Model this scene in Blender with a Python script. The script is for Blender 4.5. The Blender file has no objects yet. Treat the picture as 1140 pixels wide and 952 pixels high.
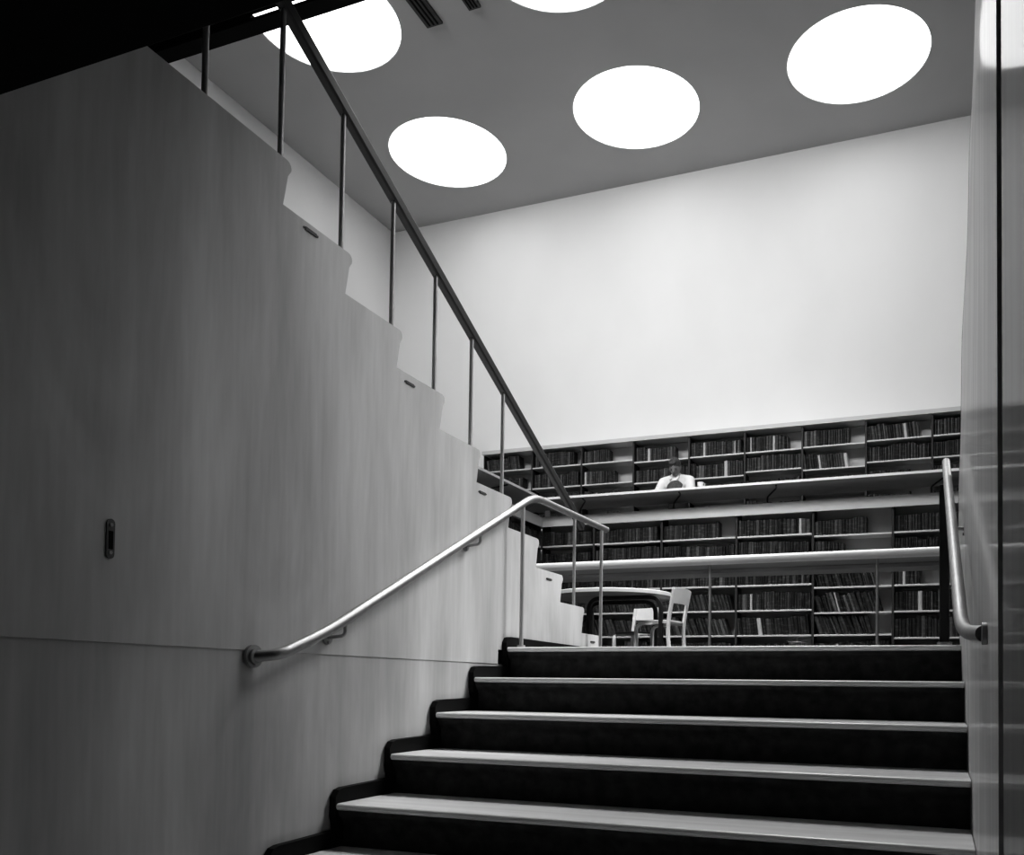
import bpy, bmesh, math, random
from mathutils import Vector, Matrix
random.seed(7)
PI = math.pi
COL = bpy.context.scene.collection

# ------------------------------------------------------------------ materials
def newmat(name):
    m = bpy.data.materials.new(name); m.use_nodes = True
    nt = m.node_tree; b = nt.nodes['Principled BSDF']
    return m, nt, b
def setc(b, v, rough=.5, spec=.5, metal=0):
    b.inputs['Base Color'].default_value = (v, v, v, 1)
    b.inputs['Roughness'].default_value = rough
    b.inputs['Specular IOR Level'].default_value = spec
    b.inputs['Metallic'].default_value = metal
def mat_plain(name, v, rough=.5, spec=.5, metal=0, var=.12, scale=(4, 4, 4), bump=0, detail=5):
    """grey material with noise mottling; scale per axis in world metres"""
    m, nt, b = newmat(name); setc(b, v, rough, spec, metal)
    N, L = nt.nodes, nt.links
    tc = N.new('ShaderNodeTexCoord'); mp = N.new('ShaderNodeMapping'); mp.inputs['Scale'].default_value = scale
    no = N.new('ShaderNodeTexNoise'); no.inputs['Scale'].default_value = 1; no.inputs['Detail'].default_value = detail
    cr = N.new('ShaderNodeValToRGB')
    lo, hi = max(0, v*(1-var)), v*(1+var)
    cr.color_ramp.elements[0].position = .3; cr.color_ramp.elements[0].color = (lo, lo, lo, 1)
    cr.color_ramp.elements[1].position = .7; cr.color_ramp.elements[1].color = (hi, hi, hi, 1)
    L.new(tc.outputs['Object'], mp.inputs[0]); L.new(mp.outputs[0], no.inputs[0])
    L.new(no.outputs[0], cr.inputs[0]); L.new(cr.outputs[0], b.inputs['Base Color'])
    if bump:
        bu = N.new('ShaderNodeBump'); bu.inputs['Strength'].default_value = bump; bu.inputs['Distance'].default_value = .01
        L.new(no.outputs[0], bu.inputs['Height']); L.new(bu.outputs[0], b.inputs['Normal'])
    return m
def mat_wood(name, v, rough=.45, spec=.5, grain=(7, 7, .55), coat=0, coatr=.05, amp=.5):
    """veneer: long streaks plus cloudy figure"""
    m, nt, b = newmat(name); setc(b, v, rough, spec)
    N, L = nt.nodes, nt.links
    tc = N.new('ShaderNodeTexCoord')
    def noise(sc, det, dist=0):
        mp = N.new('ShaderNodeMapping'); mp.inputs['Scale'].default_value = sc
        no = N.new('ShaderNodeTexNoise'); no.inputs['Scale'].default_value = 1; no.inputs['Detail'].default_value = det
        no.inputs['Distortion'].default_value = dist
        L.new(tc.outputs['Object'], mp.inputs[0]); L.new(mp.outputs[0], no.inputs[0]); return no.outputs[0]
    a = noise(grain, 6, .3); c = noise(tuple(g*.28+.6 for g in grain), 4, 1.2); d = noise(tuple(g*9 for g in grain), 3)
    def mul(x, k, add=0):
        n = N.new('ShaderNodeMath'); n.operation = 'MULTIPLY_ADD'; n.inputs[1].default_value = k; n.inputs[2].default_value = add
        L.new(x, n.inputs[0]); return n.outputs[0]
    def plus(x, y):
        n = N.new('ShaderNodeMath'); n.operation = 'ADD'; L.new(x, n.inputs[0]); L.new(y, n.inputs[1]); return n.outputs[0]
    s = plus(plus(mul(a, 1.0*amp, -.5*amp), mul(c, .9*amp, -.45*amp)), mul(d, .3*amp, -.15*amp+1))
    k = mul(s, v)
    cc = N.new('ShaderNodeCombineColor')
    for i in range(3): L.new(k, cc.inputs[i])
    L.new(cc.outputs[0], b.inputs['Base Color'])
    if coat:
        b.inputs['Coat Weight'].default_value = coat; b.inputs['Coat Roughness'].default_value = coatr; b.inputs['Coat IOR'].default_value = 1.5
    return m
def mat_books(name, island, lo=.006, hi=.05):
    m, nt, b = newmat(name); setc(b, .03, .5, .35)
    N, L = nt.nodes, nt.links
    if island:
        g = N.new('ShaderNodeNewGeometry'); rnd = g.outputs['Random Per Island']
    else:
        g = N.new('ShaderNodeObjectInfo'); rnd = g.outputs['Random']
    cr = N.new('ShaderNodeValToRGB'); e = cr.color_ramp.elements
    e[0].color = (lo,)*3+(1,); e[0].position = 0
    e[1].color = (hi*2,)*3+(1,); e[1].position = 1
    x = e.new(.55); x.color = (hi*.45,)*3+(1,)
    x = e.new(.9); x.color = (hi,)*3+(1,)
    L.new(rnd, cr.inputs[0])
    tc = N.new('ShaderNodeTexCoord'); no = N.new('ShaderNodeTexNoise'); no.inputs['Scale'].default_value = 26; no.inputs['Detail'].default_value = 3
    mp = N.new('ShaderNodeMapping'); mp.inputs['Scale'].default_value = (.5, .5, 1.6)
    geo = N.new('ShaderNodeNewGeometry'); L.new(geo.outputs['Position'], mp.inputs[0]); L.new(mp.outputs[0], no.inputs[0])
    r2 = N.new('ShaderNodeValToRGB'); r2.color_ramp.elements[0].position = .52; r2.color_ramp.elements[1].position = .72
    r2.color_ramp.elements[0].color = (0, 0, 0, 1); r2.color_ramp.elements[1].color = (.07, .07, .07, 1)
    L.new(no.outputs[0], r2.inputs[0])
    mx = N.new('ShaderNodeMix'); mx.data_type = 'RGBA'; mx.blend_type = 'ADD'; mx.inputs[0].default_value = 1
    L.new(cr.outputs[0], mx.inputs[6]); L.new(r2.outputs[0], mx.inputs[7]); L.new(mx.outputs[2], b.inputs['Base Color'])
    return m
def mat_emit(name, s):
    m, nt, b = newmat(name); setc(b, .9)
    N, L = nt.nodes, nt.links
    b.inputs['Emission Color'].default_value = (1, 1, 1, 1)
    tc = N.new('ShaderNodeTexCoord'); no = N.new('ShaderNodeTexNoise'); no.inputs['Scale'].default_value = .9
    mr = N.new('ShaderNodeMapRange'); mr.inputs[3].default_value = s*.9; mr.inputs[4].default_value = s*1.1
    L.new(tc.outputs['Object'], no.inputs[0]); L.new(no.outputs[0], mr.inputs[0]); L.new(mr.outputs[0], b.inputs['Emission Strength'])
    return m

M = dict(
    panel=mat_wood('birch_veneer', .50, .5, .35, (5, 5, .5), amp=.85),
    panel_low=mat_wood('birch_veneer_lower', .47, .5, .35, (5, 5, .45), amp=.85),
    edge=mat_plain('panel_edge', .04, .6),
    edge_light=mat_plain('panel_edge_pale', .55, .5),
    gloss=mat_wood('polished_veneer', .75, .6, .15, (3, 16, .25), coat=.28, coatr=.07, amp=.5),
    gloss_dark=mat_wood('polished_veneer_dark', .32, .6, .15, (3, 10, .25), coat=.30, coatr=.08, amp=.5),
    groove=mat_plain('dark_groove', .012, .7, .2),
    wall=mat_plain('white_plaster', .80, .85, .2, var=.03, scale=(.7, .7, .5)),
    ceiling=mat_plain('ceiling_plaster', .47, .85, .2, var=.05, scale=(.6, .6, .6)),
    floor=mat_plain('landing_floor', .12, .5, .4),
    tread=mat_plain('pale_linoleum', .74, .33, .6, var=.14, scale=(1.5, 14, 14), bump=.05),
    riser=mat_plain('black_linoleum', .022, .6, .25, var=.7, scale=(22, 22, 22)),
    skirt=mat_plain('black_skirting', .004, .6, .15),
    steel=mat_plain('brushed_steel', .33, .48, .5, metal=.9, var=.08, scale=(30, 30, 3)),
    post=mat_plain('grey_painted_post', .42, .4, .5, metal=.3),
    post_dark=mat_plain('dull_plate', .10, .4, .4),
    dark=mat_plain('dark_metal', .02, .4, .5),
    rail=mat_wood('dark_wood_rail', .022, .4, .4),
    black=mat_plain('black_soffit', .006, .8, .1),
    case=mat_wood('bookcase_wood', .04, .6, .3, (.8, 5, 5), amp=.25),
    case_back=mat_plain('bookcase_back', .50, .7, .2, var=.1, scale=(1.5, 1.5, 1.5)),
    shelf=mat_wood('shelf_wood', .62, .5, .3, (.8, 5, 5), amp=.25),
    fascia=mat_wood('pale_birch', .58, .5, .3, (.6, 4, 5), amp=.2),
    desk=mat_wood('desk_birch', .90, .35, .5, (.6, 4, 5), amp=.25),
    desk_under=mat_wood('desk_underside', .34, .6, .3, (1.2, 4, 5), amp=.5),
    furn=mat_wood('furniture_birch', .85, .4, .4, (3, 3, 3), amp=.25),
    seat=mat_plain('black_seat', .02, .35, .5),
    book=mat_books('book_cloth', False), bookstuff=mat_books('book_cloth_many', True),
    pale=mat_plain('pale_book', .48, .6, .3), paper=mat_plain('paper', .75, .7),
    skin=mat_plain('skin', .20, .5, .3, var=.06), shirt=mat_plain('white_shirt', .66, .8, .2, var=.05, scale=(9, 9, 9)),
    hair=mat_plain('dark_hair', .045, .6, .3, var=.5, scale=(60, 60, 20)), trouser=mat_plain('dark_trousers', .02, .8, .2),
    light=mat_emit('skylight_glass', 2.6), rim=mat_plain('skylight_rim', .85, .6),
    porcelain=mat_plain('pale_ceramic', .7, .3),
)

# ------------------------------------------------------------------ object helpers
def link(name, bm, mats, parent=None, smooth=None, bevel=0):
    me = bpy.data.meshes.new(name); bmesh.ops.recalc_face_normals(bm, faces=bm.faces)
    bm.to_mesh(me); bm.free()
    for m in (mats if isinstance(mats, (list, tuple)) else [mats]): me.materials.append(m)
    o = bpy.data.objects.new(name, me); COL.objects.link(o)
    if smooth is not None:
        for p in me.polygons: p.use_smooth = True
        try: me.set_sharp_from_angle(angle=math.radians(smooth))
        except Exception: pass
    if bevel:
        md = o.modifiers.new('bevel', 'BEVEL'); md.width = bevel; md.segments = 2; md.limit_method = 'ANGLE'
    if parent is not None:
        o.parent = parent; o.matrix_parent_inverse = Matrix.Translation(-Vector(parent.location)) if parent.rotation_euler.z == 0 else Matrix.Identity(4)
    return o
def sub(o, part):
    o.parent = part; o.matrix_parent_inverse = Matrix.Identity(4)
def tag(o, label=None, cat=None, group=None, kind=None):
    if label: o['label'] = label
    if cat: o['category'] = cat
    if group: o['group'] = group
    if kind: o['kind'] = kind
    return o
def empty(name, loc, label, cat, group=None):
    o = bpy.data.objects.new(name, None); COL.objects.link(o); o.location = loc; o.empty_display_size = .1
    return tag(o, label, cat, group)
def box(bm, a, b, mi=0):
    x0, x1 = sorted((a[0], b[0])); y0, y1 = sorted((a[1], b[1])); z0, z1 = sorted((a[2], b[2]))
    vs = [bm.verts.new(p) for p in [(x0, y0, z0), (x1, y0, z0), (x1, y1, z0), (x0, y1, z0), (x0, y0, z1), (x1, y0, z1), (x1, y1, z1), (x0, y1, z1)]]
    for f in [(0, 3, 2, 1), (4, 5, 6, 7), (0, 1, 5, 4), (1, 2, 6, 5), (2, 3, 7, 6), (3, 0, 4, 7)]:
        bm.faces.new([vs[i] for i in f]).material_index = mi
    return vs
def prism(bm, pts, axis, a, b, mi=0, mi_side=None):
    """extrude a polygon. axis 'x': pts are (y,z); 'y': (x,z); 'z': (x,y)"""
    def P(p, t): return {'x': (t, p[0], p[1]), 'y': (p[0], t, p[1]), 'z': (p[0], p[1], t)}[axis]
    A = [bm.verts.new(P(p, a)) for p in pts]; B = [bm.verts.new(P(p, b)) for p in pts]
    n = len(pts)
    f = bm.faces.new(A); f.material_index = mi
    g = bm.faces.new(B[::-1]); g.material_index = mi
    for i in range(n):
        s = bm.faces.new([A[i], B[i], B[(i+1) % n], A[(i+1) % n]]); s.material_index = mi if mi_side is None else mi_side
def smoothpath(pts, r=.05, seg=5):
    """round the corners of a polyline"""
    P = [Vector(p) for p in pts]; out = [P[0]]
    for i in range(1, len(P)-1):
        a, b, c = P[i-1], P[i], P[i+1]
        d1 = (a-b); d2 = (c-b); t = min(r, d1.length*.48, d2.length*.48)
        s = b+d1.normalized()*t; e = b+d2.normalized()*t
        for k in range(seg+1):
            u = k/seg; out.append(s.lerp(b, u).lerp(b.lerp(e, u), u))
    out.append(P[-1]); return out
def tube(bm, pts, r, n=12, caps=True, mi=0):
    """round tube; r a number or a list"""
    P = [Vector(p) for p in pts]; R = r if isinstance(r, (list, tuple)) else [r]*len(P)
    rings = []; up = None
    for i, p in enumerate(P):
        d = (P[min(i+1, len(P)-1)]-P[max(i-1, 0)]).normalized()
        if up is None: up = Vector((0, 0, 1)) if abs(d.z) < .9 else Vector((1, 0, 0))
        s = d.cross(up).normalized(); up = s.cross(d).normalized()
        rings.append([bm.verts.new(p+(s*math.cos(t)+up*math.sin(t))*R[i]) for t in [2*PI*k/n for k in range(n)]])
    for a, b in zip(rings, rings[1:]):
        for k in range(n):
            bm.faces.new([a[k], a[(k+1) % n], b[(k+1) % n], b[k]]).material_index = mi
    if caps:
        bm.faces.new(rings[0][::-1]).material_index = mi; bm.faces.new(rings[-1]).material_index = mi
def bar(bm, pts, w, t, side=(0, 1, 0)):
    """flat lamella swept along pts: width w along side, thickness t"""
    P = [Vector(p) for p in pts]; s = Vector(side).normalized(); rings = []
    for i, p in enumerate(P):
        d = (P[min(i+1, len(P)-1)]-P[max(i-1, 0)]).normalized(); nrm = d.cross(s).normalized()
        rings.append([bm.verts.new(p+s*a*w/2+nrm*c*t/2) for a, c in ((-1, -1), (1, -1), (1, 1), (-1, 1))])
    for a, b in zip(rings, rings[1:]):
        for k in range(4): bm.faces.new([a[k], a[(k+1) % 4], b[(k+1) % 4], b[k]])
    bm.faces.new(rings[0][::-1]); bm.faces.new(rings[-1])
def disc(bm, c, r, axis, h, n=32):
    """short cylinder centred at c along axis"""
    c = Vector(c); ax = Vector(axis).normalized(); tube(bm, [c-ax*h/2, c+ax*h/2], r, n)
def sphere(bm, c, r, sc=(1, 1, 1), rot=None, u=16, v=10):
    m = Matrix.Translation(c) @ (rot.to_4x4() if rot else Matrix.Identity(4)) @ Matrix.Diagonal((r*sc[0], r*sc[1], r*sc[2], 1))
    bmesh.ops.create_uvsphere(bm, u_segments=u, v_segments=v, radius=1, matrix=m)
def chain(bm, pts, rs):
    for (p, r), (q, s) in zip(zip(pts, rs), zip(pts[1:], rs[1:])):
        p, q = Vector(p), Vector(q); n = 6
        P = [p.lerp(q, k/n) for k in range(n+1)]
        tube(bm, P, [r+(s-r)*k/n for k in range(n+1)], 14)
    for p, r in zip(pts, rs): sphere(bm, p, r*1.0, u=14, v=10)
NB = bmesh.new

# ------------------------------------------------------------------ key sizes (metres, eye level is z = 0)
LAND = .165          # landing floor
XW = -2.0            # face of the veneered stair side
CEIL = 8.0; YB = 12.95; XLW = -9.05; XRW = 5.0
NOSE0 = 3.84; GO = .322; RI = .152
XR = .10             # right panel face

# ------------------------------------------------------------------ room shell
def struct(name, bm, m, smooth=None, bevel=0): return tag(link(name, bm, m, None, smooth, bevel), kind='structure')
bm = NB(); box(bm, (XLW-.2, YB, .0), (XRW+.2, YB+.2, CEIL+.2)); struct('wall_back', bm, M['wall'])
bm = NB(); box(bm, (XLW-.2, -3, .0), (XLW, YB, CEIL+.2)); struct('wall_left', bm, M['wall'])
bm = NB(); box(bm, (XRW, -3, -1.5), (XRW+.2, YB, CEIL+.2)); struct('wall_right', bm, M['floor'])
bm = NB(); box(bm, (XLW-.2, -3.2, -1.5), (XRW+.2, -3, CEIL+.2)); struct('wall_front', bm, M['groove'])
# landing floor round the stair opening
bm = NB()
box(bm, (XLW, NOSE0+.30, LAND-.12), (XRW, YB, LAND-.0)); box(bm, (XR+.3, 2.0, LAND-.12), (XRW, NOSE0+.30, LAND))
struct('floor', bm, M['floor'])
bm = NB(); box(bm, (XW-.03, -3, -1.55), (.3, .9, -1.36)); struct('floor_stairwell', bm, M['riser'])
# ceiling with round openings
SKY = [(x, y) for y in (11.27, 8.45) for x in (-6.91, -3.905, -.93)]
CX = [-6.91, -3.905, -.93, 2.05]; CY = [5.62, 8.45, 11.27]
ex = [-8.4, -5.41, -2.42, .56, 3.54]; ey = [4.2, 7.035, 9.86, 12.68]
RAD = .89
bm = NB()
def quad(x0, y0, x1, y1):
    bm.faces.new([bm.verts.new((x, y, CEIL)) for x, y in ((x0, y0), (x0, y1), (x1, y1), (x1, y0))])
quad(XLW, -3, XRW, ey[0]); quad(XLW, ey[3], XRW, YB); quad(XLW, ey[0], ex[0], ey[3]); quad(ex[4], ey[0], XRW, ey[3])
for i, cx in enumerate(CX):
    for j, cy in enumerate(CY):
        x0, x1, y0, y1 = ex[i], ex[i+1], ey[j], ey[j+1]
        if (cx, cy) not in SKY: quad(x0, y0, x1, y1); continue
        n = 64; inner = []; outer = []; top = []
        for k in range(n):
            t = 2*PI*(k+.5)/n; c, s = math.cos(t), math.sin(t)
            inner.append(bm.verts.new((cx+RAD*c, cy+RAD*s, CEIL))); top.append(bm.verts.new((cx+RAD*c, cy+RAD*s, CEIL+.5)))
            f = min(((x1-cx) if c > 0 else (cx-x0))/abs(c), ((y1-cy) if s > 0 else (cy-y0))/abs(s))
            outer.append(bm.verts.new((cx+f*c, cy+f*s, CEIL)))
        cors = [(x1, y1), (x0, y1), (x0, y0), (x1, y0)]
        for k in range(n):
            l = (k+1) % n; a, b = outer[k].co, outer[l].co
            fs = [inner[k], inner[l], outer[l]]
            if abs(a.x-b.x) > 1e-5 and abs(a.y-b.y) > 1e-5:
                cc = min(cors, key=lambda q: (q[0]-a.x)**2+(q[1]-a.y)**2); fs.append(bm.verts.new((cc[0], cc[1], CEIL)))
            fs.append(outer[k]); bm.faces.new(fs)
            bm.faces.new([inner[k], top[k], top[l], inner[l]])
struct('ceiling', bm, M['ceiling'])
names = {(0, 0): 'round white skylight by the left wall corner, crossed by the dark stair handrail',
         (1, 0): 'round white skylight in the middle of the three along the white rear wall',
         (2, 0): 'large round white skylight beside the polished wood panel',
         (0, 1): 'round white skylight partly hidden by the black beam over the stair',
         (1, 1): 'round white skylight cut off by the top edge of the view'}
names[(0, 0)] = 'round white skylight touched by the dark stair handrail, above the far left room corner'
for (x, y) in SKY[:5]:
    i = CX.index(x); j = 0 if y > 10 else 1
    r = empty('skylight', (x, y, CEIL), names[(i, j)], 'skylight', 'round skylights in the ceiling')
    b = NB(); disc(b, (x, y, CEIL+.03), RAD-.003, (0, 0, 1), .03, 64); d = link('diffuser', b, M['light'], r)
    b = NB()
    tube(b, [(x+(RAD-.008)*math.cos(t), y+(RAD-.008)*math.sin(t), CEIL+.006) for t in [2*PI*k/64 for k in range(65)]], .008, 6, False); link('rim', b, M['rim'], r, 60)
x, y = SKY[5]
# this one is never seen directly, only in reflections
r = empty('skylight', (x, y, CEIL), 'round white skylight above the landing in front of the polished wood panel', 'skylight', 'round skylights in the ceiling')
b = NB(); disc(b, (x, y, CEIL+.03), RAD-.003, (0, 0, 1), .03, 64); link('diffuser', b, M['light'], r)
# ventilation slots on the ceiling
for (x0, x1, y0, y1, lab) in [(-5.80, -5.58, 6.9, 8.93, 'longer dark ceiling vent strip, nearer to the black beam'), (-5.18, -5.02, 6.9, 8.86, 'narrow dark ceiling vent strip, nearer the cut-off skylight')]:
    r = empty('ceiling_vent', (x0, y0, CEIL), lab, 'vent')
    b = NB(); box(b, (x0, y0, CEIL-.03), (x1, y1, CEIL)); link('casing', b, M['dark'], r, bevel=.005)
    b = NB()
    for k in range(3): box(b, (x0+(x1-x0)*(.2+.25*k), y0+.03, CEIL-.036), (x0+(x1-x0)*(.3+.25*k), y1-.03, CEIL-.03))
    link('slats', b, M['black'], r)

# black soffit over the stair with a slit of light
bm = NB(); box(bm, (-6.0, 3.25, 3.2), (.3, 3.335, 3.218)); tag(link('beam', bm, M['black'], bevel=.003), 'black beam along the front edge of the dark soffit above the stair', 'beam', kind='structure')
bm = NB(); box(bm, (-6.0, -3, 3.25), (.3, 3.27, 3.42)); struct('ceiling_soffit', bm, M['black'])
bm = NB(); prism(bm, [(3.22, 3.249), (3.12, 3.118), (.95, .95), (-2.95, .95), (-2.95, 3.249)], 'x', -1.96, .085); struct('soffit_shade_block', bm, M['black'])  # sloped block added to keep light off the upper veneer side
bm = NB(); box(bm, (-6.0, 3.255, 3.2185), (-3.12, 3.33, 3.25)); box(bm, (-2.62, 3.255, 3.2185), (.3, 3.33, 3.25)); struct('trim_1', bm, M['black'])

# ------------------------------------------------------------------ upper stair with its veneered side
def ztop(k): return .308+.1565*k
def yris(k): return 4.87-.3275*k
r = empty('staircase', (XW-.9, 5.18, LAND), 'narrow upper staircase with tall pale birch veneer side and notched profile', 'staircase')
NS = 9
def profile(off=0.0):
    pts = [(5.18, LAND), (5.18+.004, .27), (5.175, .295), (5.155, .308)]
    for k in range(NS):
        y, z0, z1 = yris(k), ztop(k), ztop(k+1)
        pts += [(y, z0), (y+.010, z0+.05), (y+.020, z1-.052), (y+.030, z1-.036)]
        cy, cz, rr = y+.014, z1-.022, .022
        for t in (-25, 0, 30, 60, 90): pts.append((cy+rr*math.cos(math.radians(t)), cz+rr*math.sin(math.radians(t))))
    return pts
pr = profile()
SEAM = .094
top = pr[1:]
zt = ztop(NS)
# upper panel: from the seam up
bm = NB(); prism(bm, [(5.18, LAND), *top, (-2.95, zt), (-2.95, SEAM), (3.80, SEAM), (3.80, LAND)], 'x', XW, XW-.03, 0, 1)
for f in bm.faces:
    if f.material_index == 1 and f.calc_center_median().z < SEAM+.001: f.material_index = 0
stringer = link('stringer', bm, [M['panel'], M['edge_light']], r)
bm = NB(); box(bm, (XW-.004, -2.95, -1.36), (XW-.03, 3.86, SEAM-.0005)); link('lower_panel', bm, M['panel_low'], r)
# dark edging line just behind the sheet
b2 = NB(); prism(b2, [(5.186, LAND), *[(y+.004, z+.004) for y, z in top], (-2.95, zt+.004), (-2.95, 1.0), (3.0, LAND)], 'x', XW-.0301, XW-.045); link('edge_strip', b2, M['edge'], r)
for k in range(0, NS+1):
    z = ztop(k); y0 = (yris(k-1) if k else 5.15); y1 = yris(k) if k < NS else -2.95
    b = NB(); box(b, (XW-.046, y0+.02, z-.035), (XW-1.75, y1, z-.004)); link('tread', b, M['tread'], r, bevel=.01)
    b = NB(); box(b, (XW-.046, y0-.0, z-.035), (XW-1.75, y0-.02, z-.1565)); link('riser', b, M['riser'], r)
b = NB(); prism(b, [(5.18, LAND), *top, (-2.95, zt), (-2.95, zt-.4), (1.2, .9), (3.2, LAND)], 'x', XW-1.75, XW-1.78); link('far_stringer', b, M['panel'], r)
for (y, z) in [(2.386, 1.535), (2.998, 1.211), (3.617, .895), (4.384, .576), (5.05, .262)]:
    b = NB(); box(b, (XW+.0005, y-.028, z-.0055), (XW+.004, y+.028, z+.0055))
    for s in (-.034, .034): disc(b, (XW+.001, y+s, z), .004, (1, 0, 0), .004, 8)
    link('slot_plate', b, M['edge'], r)
t = empty('latch_plate', (XW, 1.648, .36), 'small upright metal latch plate with dark keyhole set in the veneer wall', 'latch plate')
b = NB(); prism(b, [(1.648+.012*math.cos(a)+0, .362+s*.04+.012*math.sin(a)) for s, rng in ((1, range(0, 7)), (-1, range(6, 13))) for a in [PI*q/6 for q in rng]], 'x', XW+.0005, XW+.004); link('plate', b, M['post_dark'], t)
b = NB(); box(b, (XW+.004, 1.642, .335), (XW+.0055, 1.654, .382)); link('keyhole', b, M['black'], t)
b = NB()
pl = t.children[0]
for z in (.398, .326):
    b = NB(); disc(b, (XW+.005, 1.648, z), .005, (1, 0, 0), .003, 10); o = link('screw', b, M['steel'], t); sub(o, pl)

# ------------------------------------------------------------------ wide stair in front
r = empty('staircase', (-.95, NOSE0, -1.36), 'wide stair with pale rounded nosings and black risers rising to the landing', 'staircase')
NT = 10
for k in range(NT):
    yn = NOSE0-GO*k; z = .178-RI*k if k else .178
    back = yn+GO+.03 if k else yn+.30
    R = .0115
    prof = [(back, z), (back, z-.024), (yn+.03, z-.024)]
    for a in (260, 235, 210, 180, 160, 135, 112, 90): prof.append((yn+R+R*math.cos(math.radians(a)), z-R+R*math.sin(math.radians(a))))
    b = NB(); prism(b, prof, 'x', -1.972, XR-.003); link('tread', b, M['tread'], r, 50)
    b = NB(); prism(b, [(yn+.07, z-.0245), (yn+.010, z-.0245), (yn+.012, z-.034), (yn+.020, z-.048), (yn+.034, z-.060), (yn+.042, z-.08), (yn+.044, z-RI-.003), (yn+.07, z-RI-.003)], 'x', -1.972, XR-.003); link('riser', b, M['riser'], r, 60)
# stepped black skirting on the veneer
pts = [(5.0, LAND), (5.0, .222)]
for k in range(NT):
    yn = NOSE0-GO*k; z = .178-RI*k
    zt_ = z+.052
    pts += [(yn+.045, zt_), (yn+.018, zt_-.006), (yn-.001, zt_-.030), (yn-.002, z-.045), (yn+.012, z-RI+.058)]
pts += [(NOSE0-GO*(NT-1), -1.36), (1.5, -1.36), (NOSE0+.1, .0)]
b = NB(); prism(b, pts, 'x', XW+.0005, XW+.026); link('skirting', b, M['skirt'], r)

# ------------------------------------------------------------------ handrails
# dark rail on the upper stair
r = empty('stair_railing', (XW-.055, 4.87, .45), 'dark sloping handrail with thin posts on the upper stair', 'railing')
XP = XW-.055
def railz(y): return 1.504-.4865*(y-3.895)
b = NB()
bar(b, smoothpath([(XP, 4.99, railz(4.99)), (XP, 2.2, railz(2.2)), (XP, -1, railz(2.2)+.02)], .1, 5), .035, .05, (1, 0, 0)); link('rail', b, M['rail'], r, bevel=.008)
ys = [4.87]+[4.24-.3245*k for k in range(1, 11)]
for y in ys:
    zt_ = railz(max(y, 2.15))-.02
    k = 0
    while k < NS and yris(k) > y: k += 1
    zb = ztop(k)
    b = NB(); tube(b, [(XP, y, zb-.02), (XP, y, zt_)], .0095, 12)
    link('post', b, M['post'], r, 60)
# lower round rail, wall mounted, bending over the post
r = empty('handrail', (-1.93, 3.93, LAND), 'round pale metal handrail on the veneer wall bending level at the landing', 'handrail')
XH = -1.925
path = smoothpath([(XW+.01, 2.16, .075), (XH, 2.20, .082), (XH, 2.42, .165), (XH, 4.02, .955), (XH, 5.08, .965)], .10, 7)
b = NB(); tube(b, path, .0185, 18); link('rail', b, M['steel'], r, 60)
b = NB(); disc(b, (XW+.006, 2.16, .075), .036, (1, 0, 0), .012, 28); disc(b, (XW+.016, 2.16, .075), .026, (1, 0, 0), .012, 28); link('flange', b, M['steel'], r, 40)
def bracket(parent, x_wall, x_rail, y, z, side):
    b = NB()
    tube(b, smoothpath([(x_rail, y, z-.018), (x_rail, y, z-.055), (x_wall, y-.005, z-.062)], .03, 6), .0065, 10)
    br = link('bracket', b, M['steel'], parent, 40)
    b = NB(); disc(b, (x_wall+.004*side, y-.005, z-.062), .024, (1, 0, 0), .008, 20)
    disc(b, (x_wall+.007*side, y-.005, z-.079), .005, (1, 0, 0), .01, 8)
    pl = link('wall_plate', b, M['steel'], parent, 40); sub(pl, br)
bracket(r, XW, XH, 2.52, .214, 1); bracket(r, XW, XH, 3.47, .682, 1)
for (y, zb) in ((3.90, .178), (4.99, LAND)):
    b = NB(); tube(b, [(XH, y, zb), (XH, y, .945 if y > 4.2 else .90)], .0105, 14); disc(b, (XH, y, zb+.006), .020, (0, 0, 1), .012, 20)
    link('post', b, M['post'], r, 40)
# right hand rail
r = empty('handrail', (.045, 3.95, LAND), 'round pale metal handrail beside the polished wood panel', 'handrail')
path = smoothpath([(.042, 4.30, 1.045), (.058, 2.36, .165), (.066, 2.20, .13), (XR-.006, 2.02, .117)], .16, 8)
b = NB(); tube(b, path, .0175, 18); sphere(b, (.042, 4.30, 1.045), .0175); link('rail', b, M['steel'], r, 60)
b = NB(); disc(b, (XR-.006, 2.0, .116), .024, (1, 0, 0), .010, 24); link('flange', b, M['steel'], r, 40)
bracket(r, XR-.002, .055, 3.3, .62, -1)
b = NB(); box(b, (.012, 3.93, LAND+.01), (.052, 3.945, .86)); link('post', b, M['dark'], r, bevel=.003)
b = NB(); disc(b, (.032, 3.937, LAND+.018), .03, (0, 0, 1), .02, 20); link('post_foot', b, M['steel'], r, 40)

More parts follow.
